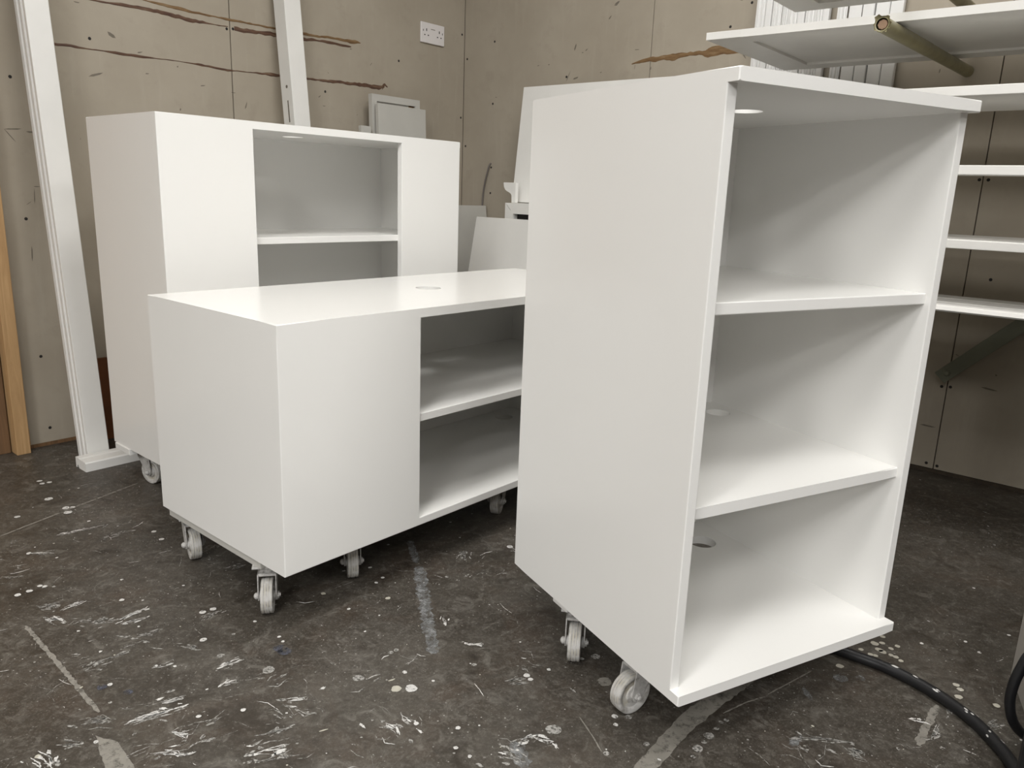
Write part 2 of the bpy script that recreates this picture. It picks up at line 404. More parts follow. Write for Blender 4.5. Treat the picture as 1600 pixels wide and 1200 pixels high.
for i in range(26): scuff(bm, r.uniform(-1.98, -.1), r.uniform(.3, 1.5), r.uniform(.006, .03), r.uniform(.002, .005), r.uniform(-1, 1.6))
part('scuff_marks', bm, 'scuff', wall_left, kind='stuff')
bm = bmesh.new()
for s, z, ln, w, a in ((.66, 1.50, .03, .008, 1.3), (.72, 1.485, .016, .005, .6), (.70, 1.475, .01, .004, 0), (.83, 1.60, .02, .006, .8), (.86, 1.65, .03, .012, .5), (.63, 1.385, .05, .004, 1.1), (.67, 1.375, .03, .008, .3), (.80, 1.39, .01, .005, .3), (.46, 1.44, .012, .004, .2), (.52, 1.44, .01, .004, 0), (.97, 1.465, .025, .003, 0), (2.40, .32, .05, .006, -.1), (2.24, .16, .05, .006, 0), (.90, 1.71, .05, .014, .4), (1.04, 1.39, .014, .006, 1.5), (.965, 1.40, .02, .003, 1.5)):
    scuff(bm, s, z, ln, w, a)
for i in range(30): scuff(bm, r.uniform(.1, 2.9), r.uniform(.2, 1.7), r.uniform(.006, .03), r.uniform(.002, .005), r.uniform(-1, 1.6))
part('scuff_marks', bm, 'scuff', wall_right, kind='stuff')

# --- dried paint on the floor
FLOOR_LINES = [
('t',0.0061,[(-1.272, 1.802), (-1.198, 1.985), (-1.11, 2.188)]),
('t',0.0082,[(-0.964, 1.405), (-0.876, 1.326), (-0.801, 1.259), (-0.734, 1.197), (-0.682, 1.151)]),
('b',0.0270,[(-0.208, 1.723), (-0.181, 1.586), (-0.161, 1.492), (-0.149, 1.431), (-0.135, 1.359)]),
('w',0.0114,[(-1.128, 1.822), (-1.111, 1.854), (-1.056, 1.887)]),
('g',0.0075,[(-1.022, 1.816), (-1.001, 1.844), (-0.97, 1.859)]),
('w',0.0053,[(-1.138, 1.713), (-1.103, 1.722)]),
('w',0.0138,[(-0.623, 1.126), (-0.594, 1.149), (-0.544, 1.173)]),
('w',0.0103,[(-0.587, 1.182), (-0.563, 1.198)]),
('g',0.0172,[(-0.694, 1.119), (-0.673, 1.133), (-0.646, 1.128)]),
('w',0.0058,[(-0.545, 1.054), (-0.487, 1.06)]),
('w',0.0048,[(-0.537, 1.105), (-0.504, 1.101)]),
('w',0.0183,[(-0.724, 1.044), (-0.701, 1.029), (-0.683, 1.012)]),
('g',0.0094,[(-0.702, 1.071), (-0.683, 1.069), (-0.671, 1.072)]),
('w',0.0078,[(-0.928, 1.467), (-0.902, 1.506)]),
('w',0.0136,[(-0.938, 1.438), (-0.906, 1.428)]),
('g',0.0156,[(-0.973, 1.474), (-0.948, 1.489)]),
('g',0.0151,[(-0.834, 1.428), (-0.807, 1.44)]),
('w',0.0092,[(-0.792, 1.436), (-0.762, 1.484)]),
('w',0.0061,[(-0.78, 1.425), (-0.743, 1.452)]),
('g',0.0042,[(-0.763, 1.289), (-0.74, 1.307), (-0.715, 1.326)]),
('w',0.0055,[(-0.648, 1.28), (-0.625, 1.296)]),
('w',0.0125,[(-0.53, 1.292), (-0.515, 1.301), (-0.505, 1.314)]),
('g',0.0059,[(-0.721, 1.384), (-0.695, 1.406)]),
('g',0.0109,[(-0.769, 1.271), (-0.762, 1.281)]),
('g',0.0058,[(-0.639, 1.357), (-0.596, 1.347)]),
('w',0.0053,[(-0.506, 1.234), (-0.491, 1.247)]),
('w',0.0052,[(-0.377, 1.201), (-0.347, 1.207)]),
('w',0.0051,[(-0.376, 1.186), (-0.343, 1.158), (-0.328, 1.171)]),
('g',0.0086,[(-0.391, 1.11), (-0.364, 1.128)]),
('w',0.0106,[(-0.386, 1.068), (-0.35, 1.079)]),
('g',0.0058,[(-0.376, 1.048), (-0.348, 1.057)]),
('w',0.0063,[(-0.17, 1.17), (-0.154, 1.157)]),
('w',0.0050,[(-0.187, 1.144), (-0.176, 1.136)]),
('y',0.0049,[(-0.3, 1.122), (-0.287, 1.129)]),
('y',0.0068,[(-0.208, 1.266), (-0.197, 1.274)]),
('w',0.0047,[(-0.126, 1.49), (-0.12, 1.47)]),
('w',0.0044,[(-0.067, 1.397), (-0.052, 1.4)]),
('b',0.0239,[(0.022, 1.114), (0.035, 1.092), (0.043, 1.056)]),
('w',0.0074,[(0.028, 1.114), (0.054, 1.131)]),
('w',0.0037,[(0.056, 1.131), (0.085, 1.113)]),
('g',0.0137,[(0.02, 1.277), (0.039, 1.286)]),
('t',0.0130,[(0.801, 1.255), (0.757, 1.203), (0.71, 1.143)]),
('g',0.0051,[(0.779, 1.208), (0.743, 1.159)]),
('g',0.0037,[(0.511, 1.148), (0.564, 1.143), (0.613, 1.141)]),
('g',0.0110,[(0.583, 1.131), (0.596, 1.117), (0.602, 1.102)]),
('b',0.0150,[(0.489, 1.131), (0.516, 1.156)]),
('t',0.0027,[(0.396, 1.209), (0.445, 1.242), (0.493, 1.265)]),
('t',0.0028,[(0.494, 1.269), (0.55, 1.309), (0.604, 1.349)]),
('w',0.0039,[(0.732, 1.21), (0.746, 1.204)]),
('b',0.0109,[(0.568, 1.293), (0.57, 1.255)]),
('t',0.0025,[(0.139, 1.185), (0.157, 1.137), (0.169, 1.099)]),
('g',0.0053,[(0.809, 1.227), (0.826, 1.242)]),
('w',0.0025,[(0.782, 1.136), (0.797, 1.124)]),
('g',0.0117,[(0.852, 1.191), (0.886, 1.21)]),
('w',0.0056,[(0.012, 1.836), (0.025, 1.808), (0.048, 1.802)]),
('g',0.0147,[(-0.107, 1.765), (-0.104, 1.811)]),
('b',0.0185,[(-0.25, 1.863), (-0.215, 1.739)]),
('g',0.0128,[(-0.763, 1.736), (-0.718, 1.804)]),
('g',0.0087,[(-0.646, 1.672), (-0.635, 1.693)]),
('g',0.0154,[(-0.623, 1.453), (-0.615, 1.474)])]
FLOOR_DOTS = [
('w',0.0076,-1.396,2.175),
('w',0.0076,-1.377,2.156),
('w',0.0076,-1.363,2.168),
('w',0.0068,-1.302,1.919),
('w',0.0070,-1.197,1.994),
('w',0.0065,-0.873,1.817),
('w',0.0066,-0.912,1.860),
('w',0.0057,-1.030,1.564),
('w',0.0062,-1.147,1.715),
('w',0.0057,-1.018,1.562),
('w',0.0108,-1.293,2.045),
('w',0.0105,-1.212,1.988),
('w',0.0104,-1.190,1.959),
('w',0.0069,-1.053,1.522),
('w',0.0070,-1.039,1.540),
('w',0.0068,-0.636,1.480),
('w',0.0064,-0.594,1.378),
('w',0.0068,-0.619,1.494),
('n',0.0138,-0.435,1.357),
('n',0.0137,-0.424,1.349),
('n',0.0080,-0.712,1.218),
('n',0.0079,-0.660,1.207),
('y',0.0093,-0.190,1.244),
('w',0.0105,-0.163,1.247),
('w',0.0048,-0.182,1.295),
('w',0.0043,-0.070,1.144),
('w',0.0042,-0.070,1.095),
('w',0.0044,-0.142,1.151),
('g',0.0050,-0.218,1.358),
('g',0.0051,-0.209,1.367),
('g',0.0049,-0.053,1.328),
('g',0.0051,-0.043,1.398),
('g',0.0089,0.185,1.370),
('w',0.0056,0.201,1.189),
('w',0.0060,0.048,1.299),
('w',0.0044,0.200,1.167),
('w',0.0048,0.055,1.287),
('g',0.0056,0.225,1.189),
('g',0.0053,0.246,1.121),
('g',0.0052,0.176,1.095),
('g',0.0087,0.356,1.148),
('g',0.0085,0.330,1.115),
('g',0.0044,0.374,1.167),
('g',0.0045,0.386,1.184),
('g',0.0045,0.397,1.190),
('g',0.0042,0.318,1.095),
('g',0.0043,0.344,1.131),
('y',0.0080,0.774,1.454),
('y',0.0079,0.773,1.431),
('y',0.0078,0.777,1.424),
('y',0.0052,0.789,1.413),
('y',0.0052,0.796,1.407),
('y',0.0051,0.800,1.394),
('y',0.0052,0.747,1.413),
('y',0.0052,0.756,1.409),
('y',0.0053,0.818,1.447),
('y',0.0053,0.800,1.437),
('y',0.0053,0.791,1.457),
('y',0.0053,0.735,1.430),
('y',0.0054,0.803,1.482),
('y',0.0076,0.667,1.368),
('b',0.0123,0.653,1.328),
('b',0.0086,0.692,1.330),
('y',0.0061,0.870,1.319),
('y',0.0061,0.870,1.305),
('y',0.0059,0.912,1.260),
('y',0.0072,0.854,1.282),
('w',0.0038,-0.437,1.382),
('w',0.0041,-0.334,1.514),
('w',0.0045,-0.285,1.659),
('w',0.0046,-0.324,1.707),
('w',0.0044,-0.296,1.634),
('w',0.0040,0.875,1.461),
('w',0.0040,0.974,1.474),
('w',0.0039,0.981,1.435),
('w',0.0035,-0.322,1.238),
('g',0.0108,-0.436,1.287),
('g',0.0107,-0.265,1.272),
('w',0.0082,0.010,1.847),
('g',0.0120,0.092,1.149),
('t',0.0144,0.194,1.290),
('y',0.0057,-0.404,1.576),
('y',0.0057,-0.258,1.566),
('g',0.0074,-0.540,1.326),
('w',0.0055,-0.825,1.517),
('w',0.0046,-0.702,1.226),
('w',0.0041,-0.649,1.078),
('w',0.0044,-0.512,1.149),
('w',0.0044,-0.443,1.170)]
FLOOR_PATCHES = [
('t',[(0.21, 1.057), (0.25, 1.059), (0.324, 1.154), (0.405, 1.236), (0.458, 1.286), (0.518, 1.344), (0.469, 1.327), (0.386, 1.263), (0.336, 1.219), (0.28, 1.152)]),
('t',[(-0.657, 1.093), (-0.614, 1.08), (-0.554, 1.018), (-0.602, 1.016)])]

films = {}
def film(k): return films.setdefault(k, bmesh.new())
LAYER = {'t': .0003, 'b': .0005, 'g': .0007, 's': .0006, 'n': .0008, 'y': .0009, 'w': .0010}
def blob(k, x, y, rx, ry, ang, n=11, jag=.25):
    bm = film(k); c, s = math.cos(ang), math.sin(ang); P = []
    for i in range(n):
        a = 2 * math.pi * i / n; q = 1 + rng.uniform(-jag, jag)
        px, py = rx * q * math.cos(a), ry * q * math.sin(a)
        P.append(bm.verts.new((x + c * px - s * py, y + s * px + c * py, LAYER[k])))
    bm.faces.new(P)
def stroke(k, pts, w, step=.006, jag=.35):
    bm = film(k); Q = []
    for i in range(len(pts) - 1):
        a, b2 = Vector(pts[i]), Vector(pts[i + 1]); n = max(1, int((b2 - a).length / step))
        for q in range(n): Q.append(a + (b2 - a) * q / n)
    Q.append(Vector(pts[-1])); rows = []
    for i, p in enumerate(Q):
        d = (Q[min(i + 1, len(Q) - 1)] - Q[max(i - 1, 0)]).normalized(); nn = Vector((-d.y, d.x))
        e = min(1, .35 + min(i, len(Q) - 1 - i) / 3)
        l, rr = w * .5 * e * (1 + rng.uniform(-jag, jag)), w * .5 * e * (1 + rng.uniform(-jag, jag))
        rows.append([bm.verts.new((*(p + nn * l), LAYER[k])), bm.verts.new((*(p - nn * rr), LAYER[k]))])
    for i in range(len(rows) - 1): bm.faces.new((rows[i][0], rows[i][1], rows[i + 1][1], rows[i + 1][0]))
for k, w, pts in FLOOR_LINES:
    if k not in 'wg' or w < .0035: stroke(k, pts, w); continue
    for q in range(4 + int(w / .0011)):            # a dragged brush leaves many thin broken lines
        o, sh = rng.gauss(0, w * .38), rng.uniform(-.012, .012)
        d = (Vector(pts[-1]) - Vector(pts[0])).normalized(); nn = Vector((-d.y, d.x))
        t0, t1 = rng.uniform(0, .3), rng.uniform(.6, 1.0); a0, a1 = Vector(pts[0]), Vector(pts[-1])
        P = [a0 + (a1 - a0) * t for t in (t0, (t0 + t1) / 2, t1)]; md = Vector(pts[len(pts) // 2]) - (a0 + a1) / 2
        P = [p + nn * (o + rng.gauss(0, .001)) + d * sh + md * (.7 if i == 1 else .1) for i, p in enumerate(P)]
        if rng.random() < .45:
            p = P[rng.randrange(3)]; an = math.atan2(d.y, d.x) + rng.gauss(0, .3)
            blob(k if rng.random() < .6 else 'g', p.x + rng.gauss(0, .006), p.y + rng.gauss(0, .004), rng.uniform(.003, .012), rng.uniform(.001, .0035), an, 12, .5)
        else:
            P[1] = P[1] + nn * rng.gauss(0, .004)
            stroke(k if rng.random() < .6 else 'g', P, rng.uniform(.0008, .0026), .0035, .75)
for k, rad, x, y in FLOOR_DOTS: blob(k, x, y, rad, rad * rng.uniform(.85, 1.1), rng.uniform(0, 3), 13, .12)
for k, pts in FLOOR_PATCHES:
    Q = []
    for i in range(len(pts)):
        a, b2 = Vector(pts[i]), Vector(pts[(i + 1) % len(pts)]); n = max(1, int((b2 - a).length / .008))
        for q in range(n): p = a + (b2 - a) * q / n; Q.append((p.x + rng.uniform(-.0015, .0015), p.y + rng.uniform(-.0015, .0015), LAYER[k]))
    bm = film(k); fc = bm.faces.new([bm.verts.new(p) for p in Q]); bmesh.ops.triangulate(bm, faces=[fc])
def spot():
    while True:
        y = 1.0 + 2.4 * rng.random() ** 1.5; x = rng.uniform(-1.3, 1.9)
        P = Vector((x, y, 0))
        if (CORNER - P).dot(NR) > .1 and (P - CORNER).dot(-NL) > .1 and abs(x) < y * .80 + .1: return x, y
for i in range(520):
    x, y = spot(); q = rng.random(); rad = .0010 + .0035 * rng.random() ** 3
    blob('w' if q < .45 else 'y' if q < .65 else 'g', x, y, rad, rad * rng.uniform(.6, 1.1), rng.uniform(0, 3), 9, .2)
for i in range(1100):
    x, y = spot()
    if rng.random() < .5: x = -abs(x)
    a = rng.choice((rng.gauss(.55, .35), rng.gauss(-.8, .4), rng.uniform(-1.6, 1.6))); ln = .006 + .05 * rng.random() ** 2.2
    stroke(rng.choice('wggssssss'), [(x, y), (x + ln * .5 * math.cos(a + rng.gauss(0, .25)), y + ln * .5 * math.sin(a + rng.gauss(0, .25))), (x + ln * math.cos(a), y + ln * math.sin(a))], rng.uniform(.0006, .0016), .0035, .7)
# brushed smears: bundles of short strokes
for cx, cy, n, ang, sp in ((-.86, 1.42, 14, .55, .05), (-.72, 1.38, 16, .5, .05), (-.50, 1.10, 22, .6, .05), (-.62, 1.16, 14, .4, .05), (-.36, 1.16, 12, -.3, .03), (-.38, 1.08, 16, .4, .04), (.02, 1.08, 26, -.6, .035), (-.80, 1.28, 12, .5, .06), (-.42, 1.26, 10, .5, .03), (-1.12, 1.60, 12, .4, .05), (.50, 1.12, 14, -.5, .06), (-.55, 1.02, 12, .5, .05), (-.95, 1.25, 12, .6, .06), (-.2, 1.12, 14, -.7, .06), (.1, 1.35, 12, -.7, .07), (-.25, 1.3, 14, .8, .08), (.68, 1.13, 10, -.6, .05), (-.75, 1.75, 10, .3, .08), (-.05, 1.7, 12, .9, .06), (-.5, 1.55, 12, .2, .06)):
    for i in range(n):
        x, y = cx + rng.gauss(0, sp * .6), cy + rng.gauss(0, sp * .5); a = ang + rng.gauss(0, .25); ln = rng.uniform(.008, .05)
        k = rng.choice('wggggss')
        if rng.random() < .55: blob(k, x, y, rng.uniform(.002, .010), rng.uniform(.0008, .0035), a + rng.gauss(0, .3), 12, .55); continue
        bend = rng.gauss(0, .45); ln *= .8
        stroke(k, [(x, y), (x + ln * .5 * math.cos(a + bend), y + ln * .5 * math.sin(a + bend)), (x + ln * math.cos(a), y + ln * math.sin(a))], rng.uniform(.0007, .0024), .0035, .75)
for k, bm in films.items():
    part('paint_splatter', bm, 'film_' + k, floor, kind='stuff')

# ---------------------------------------------------------------- light fittings
for (a, c, label), power in zip((
        (1.9, 1.5, 'light panel on the ceiling above the rolling cabinets'),
        (2.4, 3.6, 'light panel on the ceiling just behind the low cabinet row'),
        (2.5, 7.0, 'light panel on the ceiling nearest the left wall studs'),
        (3.7, 5.8, 'light panel on the ceiling second from the left wall studs'),
        (4.4, 3.2, 'light panel on the ceiling behind the viewer'),
        (4.9, 6.6, 'light panel on the ceiling far behind the viewer'),
        (6.7, 4.5, 'light panel on the ceiling farthest from the left wall'),
        (3.5, 1.75, 'light panel on the ceiling in front of the drying rack')), LAMP):
    ceiling_lamp(a, c, ROT_L, power, label)

# ---------------------------------------------------------------- casters
WR, CH = .0375, .104
fork_bm = box(-.030, .030, -.030, .030, -.004, 0, .001)
join(fork_bm, lathe([(-.016, .021), (-.004, .024)], 20, 'z'))
join(fork_bm, box(-.012, .030, -.0195, .0195, -.021, -.016, .001))
for sy in (-1, 1):
    y0, y1 = sorted((sy * .0170, sy * .0195))
    join(fork_bm, prism([(-.016, -.016), (.032, -.016), (.038, -.060), (.034, -.074), (.026, -.078), (.017, -.074), (.012, -.062)], 'y', y0, y1, .0006))
fork_me = mesh_from_bm('caster_fork', fork_bm)
wheel_me = mesh_from_bm('wheel', lathe([(-.0125, .006), (-.0125, .012), (-.0115, .0165), (-.0085, .0175), (-.0085, .025), (-.0105, .027), (-.0125, .0335), (-.0122, .0358), (-.0112, .0369), (-.0065, .0373), (-.006, .0366), (-.0045, .0366), (-.004, WR), (.004, WR), (.0045, .0366), (.006, .0366), (.0065, .0373), (.0112, .0369), (.0122, .0358), (.0125, .0335), (.0105, .027), (.0085, .025), (.0085, .0175), (.0115, .0165), (.0125, .012), (.0125, .006)], 44, 'y'), True)
hub_me = mesh_from_bm('hub', lathe([(-.0170, .008), (-.0165, .0105), (-.012, .0110), (.012, .0110), (.0165, .0105), (.0170, .008)], 20, 'y'), True)
bolt_me = mesh_from_bm('axle_bolt', lathe([(0, .0075), (.0040, .0075), (.0046, .0045), (.0065, .0040), (.0072, .0025)], 6, 'y'), False)
cap_me = mesh_from_bm('axle_cap', lathe([(0, .0065), (-.003, .0075), (-.006, .0065), (-.0085, .0035), (-.009, .001)], 14, 'y'), True)
fork_me.materials.append(MATS['caster_paint']); wheel_me.materials.append(MATS['caster_tread'])
for q in (hub_me, bolt_me, cap_me): q.materials.append(MATS['caster_paint'])
TRAIL = .026
def caster(parent, u, v, yaw_parent, world_dir):
    """contact point (u,v) in the cabinet's frame; world_dir: azimuth in which the wheel trails from its pivot"""
    a = world_dir - yaw_parent
    px, py = u - TRAIL * math.cos(a), v - TRAIL * math.sin(a)
    f = part('caster', fork_me, None, parent, (px, py, CH), (0, 0, a))
    w = part('wheel', wheel_me, None, f, (TRAIL, 0, -(CH - WR)))
    part('hub', hub_me, None, f, (TRAIL, 0, -(CH - WR)))
    part('axle_bolt', bolt_me, None, f, (TRAIL, .0195, -(CH - WR)))
    part('axle_bolt', cap_me, None, f, (TRAIL, -.0195, -(CH - WR)))
    return f

# ---------------------------------------------------------------- tall open shelf unit on casters (foreground)
T = .018; BV = .0016
ZB = .122
def inside_corner_pick(f): return f
Wc, Dc, ZTc, LIP, YC = .5113, .5258, 1.0505, .020, .5031
C = thing('shelf_unit', 'tall white open shelf unit on casters, nearest the camera, with two shelves', 'shelf unit', (.273, 1.0521, 0), YC)
part('top_panel', board_hole(0, Wc, 0, Dc, ZTc - T, ZTc, .262, .256, .030, BV, lambda c: c.z > ZTc - 1e-4 and (c.x < 1e-4 or c.x > Wc - 1e-4 or c.y < 1e-4 or c.y > Dc - 1e-4) or (c.y < 1e-4 and (c.z < ZTc - T + 1e-4 or c.x < 1e-4 or c.x > Wc - 1e-4))), 'white_paint', C)
part('bottom_panel', board_hole(0, Wc, 0, Dc, ZB, ZB + T, .418, .415, .030, BV, lambda c: c.y < 1e-4 or (c.z < ZB + 1e-4 and (c.x < 1e-4 or c.x > Wc - 1e-4))), 'white_paint', C)
part('side_panel', box(0, T, LIP, Dc, ZB + T, ZTc - T, BV, lambda c: c.y < LIP + 1e-4 and ZB + .1 < c.z < ZTc - .1), 'white_paint', C)
part('side_panel', box(Wc - T, Wc, LIP, Dc, ZB + T, ZTc - T, BV, lambda c: c.y < LIP + 1e-4 and ZB + .1 < c.z < ZTc - .1), 'white_paint', C)
part('back_panel', box(T, Wc - T, Dc - T, Dc - .001, ZB + T, ZTc - T), 'white_paint', C)
part('shelf', box(T, Wc - T, LIP + .010, Dc - T, .7260, .7445, BV, lambda c: c.y < LIP + .0101), 'white_paint', C)
part('shelf', board_hole(T, Wc - T, LIP + .010, Dc - T, .4165, .4350, .440, .430, .026, BV, lambda c: c.y < LIP + .0101 and c.x > T and c.x < Wc - T), 'white_paint', C)
part('plinth', box(.030, Wc - .030, .10, .235, CH, ZB - .0005, .001), 'white_paint', C)
part('plinth', box(.030, Wc - .030, .28, .380, CH, ZB - .0005, .001), 'white_paint', C)
part('batten', box(.010, .0295, .335, .385, CH + .001, ZB - .0005, .001), 'white_paint', C)
caster(C, .037, .160, YC, math.radians(214)); caster(C, .034, .335, YC, math.radians(262))
caster(C, .465, .215, YC, math.radians(60)); caster(C, .465, .345, YC, math.radians(60))

# ---------------------------------------------------------------- low wide cabinet with central opening
Wb, Db, ZTb, TB, YB, OB = 1.2672, .5137, .6322, .0195, .8661, .3608
B = thing('low_cabinet', 'low wide white cabinet on casters with an open middle and a cable hole on top', 'cabinet', (-.4378, 1.415, 0), YB)
topedge = lambda W, D, z: (lambda c: c.z > z - 1e-4 and (c.x < 1e-4 or c.x > W - 1e-4 or c.y < 1e-4 or c.y > D - 1e-4))
part('top_panel', board_hole(0, Wb, 0, Db, ZTb - TB, ZTb, .628, .262, .0335, BV, topedge(Wb, Db, ZTb)), 'white_paint', B)
part('front_panel', ring_frame(0, Wb, ZB, ZTb - TB, OB, Wb - OB, ZB + TB, ZTb - TB - .0005, 0, TB, BV, lambda c: c.y < 1e-4 and ((c.x < 1e-4 or c.x > Wb - 1e-4) or c.z < ZB + 1e-4 or (OB - .01 < c.x < Wb - OB + .01 and c.z < ZTb - TB - .01))), 'white_paint', B)
part('side_panel', box(0, TB, TB, Db, ZB, ZTb - TB), 'white_paint', B)
part('side_panel', box(Wb - TB, Wb, TB, Db, ZB, ZTb - TB), 'white_paint', B)
part('back_panel', box(TB, Wb - TB, Db - TB, Db - .0005, ZB, ZTb - TB), 'white_paint', B)
part('bottom_panel', board_hole(TB, Wb - TB, TB, Db - TB, ZB, ZB + TB, 1.14, .425, .030), 'white_paint', B)
part('shelf', box(TB, Wb - TB, TB - .012, Db - TB, .3725, .3912, .001, lambda c: c.y < TB) if False else box(OB + .0005, Wb - OB - .0005, .006, TB, .3725, .3912, .001, lambda c: c.y < .0061), 'white_paint', B)
part('shelf', box(TB, Wb - TB, TB, Db - TB, .3725, .3912), 'white_paint', B)
part('plinth', box(.004, Wb - .004, .097, .492, CH, ZB - .0005, .0008), 'primer_board', B)
def toward_cam(x, y): return math.atan2(-y, -x)
def bl(u, v, o, a): return (o[0] + u * math.cos(a) - v * math.sin(a), o[1] + u * math.sin(a) + v * math.cos(a))
for u, v, tw in ((.020, .100, -6), (.034, .4408, 9), (.2428, .1000, 3), (.7601, .1113, -14), (1.15, .105, 10), (.62, .42, 0), (1.22, .43, 20)):
    x, y = bl(u, v, (-.4378, 1.415), YB); caster(B, u, v, YB, toward_cam(x, y) + math.radians(tw))

# ---------------------------------------------------------------- tall cabinet at the back
Wa, Da, ZTa, TA, YA, A0, A1 = 1.0239, .4071, 1.0425, .019, .8581, .2572, .7700
A = thing('tall_cabinet', 'tall wide white cabinet on casters at the back with a central shelved opening', 'cabinet', (-.8728, 1.9469, 0), YA)
part('top_panel', board_hole(0, Wa, 0, Da, ZTa - TA, ZTa, .500, .185, .030, BV, topedge(Wa, Da, ZTa)), 'white_paint', A)
part('front_panel', ring_frame(0, Wa, ZB, ZTa - TA, A0, A1, ZB + TA, ZTa - TA - .0005, 0, TA + .001, BV, lambda c: c.y < 1e-4 and ((c.x < 1e-4 or c.x > Wa - 1e-4) or c.z < ZB + 1e-4 or (A0 - .01 < c.x < A1 + .01 and c.z < ZTa - TA - .01))), 'white_paint', A)
part('side_panel', box(0, TA, TA + .001, Da, ZB, ZTa - TA), 'white_paint', A)
part('side_panel', box(Wa - TA, Wa, TA + .001, Da, ZB, ZTa - TA), 'white_paint', A)
part('back_panel', box(TA, Wa - TA, Da - TA, Da - .0005, ZB, ZTa - TA), 'white_paint', A)
part('bottom_panel', box(TA, Wa - TA, TA + .001, Da - TA, ZB, ZB + TA), 'white_paint', A)
for z in (.7215, .425):
    part('shelf', box(TA, Wa - TA, TA + .001, Da - TA, z, z + .0187, .001, lambda c: c.y < TA + .002), 'white_paint', A)
part('plinth', box(-.0035, Wa - .01, .300, .395, CH, ZB - .0005, .0008), 'white_paint', A)
part('plinth', box(.02, Wa - .02, .03, .12, CH, ZB - .0005, .0008), 'white_paint', A)
for u, v, tw in ((.066, .311, 38), (.95, .33, 20), (.07, .07, 10), (.95, .08, 0)):
    x, y = bl(u, v, (-.8728, 1.9469), YA); caster(A, u, v, YA, toward_cam(x, y) + math.radians(tw))

# ---------------------------------------------------------------- things along the left wall
def lean(name, frame, s, off, bm, mat, lean_deg, label, cat, group=None, z=0.0, roll=0.0, yaw=0.0):
    loc = PL(s, off, z) if frame == 'L' else PR(s, off, z)
    o = part(name, bm, mat, None, loc, (-math.radians(lean_deg), math.radians(roll), (ROT_L if frame == 'L' else ROT_R) + math.radians(yaw)))
    return tag(o, label, cat, group)

# moulded door-lining post leaning on the left wall
prof = [(.067, .002), (.065, .000), (.001, .000), (.000, .001), (.000, .014), (.009, .018), (.009, .026), (.000, .030), (.000, .046), (.011, .051), (.011, .060), (.001, .064), (.001, .080), (.010, .085), (.018, .088), (.018, .110), (.067, .110)]
LEAN1 = math.degrees(math.atan(.1043))
lean('door_lining', 'L', -1.957, .272, prism(prof, 'z', 0, 1.56), 'white_trim', LEAN1, 'long white moulded timber leaning on the left wall beside the tall cabinet', 'timber')
# batten on the floor in front of it
bat = [(0, 0), (.006, .0), (.010, .009), (.018, .010), (.022, 0), (.074, 0), (.074, .026), (.070, .030), (.030, .0305), (.022, .033), (0, .033)]
bo = part('skirting_batten', prism([(-q[0], q[1]) for q in bat], 'x', 0, .95), 'white_trim', None, PL(-1.996, .2745, 0), (0, 0, ROT_L))
tag(bo, 'white moulded batten lying on the floor at the foot of the leaning timber', 'batten')
# frame stile behind the tall cabinet
st = lean('door_stile', 'L', -1.067, .262, box(0, .072, 0, .068, 0, 1.72, .001), 'white_trim', LEAN1, 'white square door stile with a lock slot leaning behind the tall cabinet', 'timber')
part('lock_slot', box(-.0006, .0006, .027, .0335, 1.125, 1.205), 'scuff', st); part('latch_hole', lathe([(-.0006, .006), (.0006, .006)], 14, 'x'), 'scuff', st, (0, .030, 1.255))
# brown board by the wall
lean('brown_panel', 'L', -1.815, .055, box(0, .42, -.016, 0, 0, .285, .001), 'brown_board', 4, 'small dark brown board propped on the left wall behind the leaning timber', 'board')
# studs at the free end of the wall
sd = part('stud_post', box(-.0405, 0, -.047, .04, 0, 2.7, .002), 'pine', None, PL(-2.0465, 0, 0), (0, 0, ROT_L)); tag(sd, 'pale pine stud standing at the free end of the left wall', 'post')
part('packer', box(0, .010, -.018, -.002, .02, .075, .001), 'pine', sd)
sd = part('stud_post', box(-.045, 0, -.002, .05, 0, 2.7, .002), 'dark_timber', None, PL(-2.090, 0, 0), (0, 0, ROT_L)); tag(sd, 'dark brown stud beside the pale pine stud at the left edge', 'post')
sd = part('stud_post', box(-.30, 0, .02, .06, .006, 2.7, .002), 'pine', None, PL(-2.137, 0, 0), (0, 0, ROT_L)); tag(sd, 'pale boarding left of the dark brown stud at the left edge', 'board')

# spare doors leaning behind the tall cabinet
def lipped_door(w, h, t, lip, inset):
    bm = ring_frame(0, w, 0, h, lip, w - lip, lip, h - lip, -t, -t + inset)
    join(bm, box(0, w, -t + inset, 0, 0, h)); return bm
d1 = lean('cabinet_door', 'L', -.634, .098, lipped_door(.275, 1.271, .022, .028, .007), 'primer_board', 2.0, 'white lipped cabinet door leaning on the wall behind the tall cabinet', 'door', 'spare doors behind the tall cabinet')
bm = bmesh.new()
for q in ((.225, 1.248, .006, .010), (.236, 1.243, .010, .006), (.228, 1.238, .014, .005)): join(bm, box(q[0] - q[2], q[0] + q[2], -.0155, -.0148, q[1] - q[3], q[1] + q[3]))
part('bare_patch', bm, 'glue_ochre', d1)
lean('cabinet_door', 'L', -.626, .135, box(0, .274, -.020, 0, 0, 1.231, .0015), 'primer_board', 2.2, 'plain flat white door standing in front of the lipped cabinet door', 'door', 'spare doors behind the tall cabinet')
ob = lean('offcut_block', 'L', -.712, .14, prism([(0, 0), (.052, 0), (.052, .022), (.040, .022), (.040, .016), (0, .016)], 'z', 0, 1.136), 'primer_board', 2.0, 'narrow rebated white offcut standing left of the spare doors', 'offcut')
lean('offcut_board', 'L', -.43, .285, box(0, .41, -.018, 0, 0, .826, .001), 'primer_board', 8.2, 'plain grey-white board leaning in the corner right of the tall cabinet', 'board')
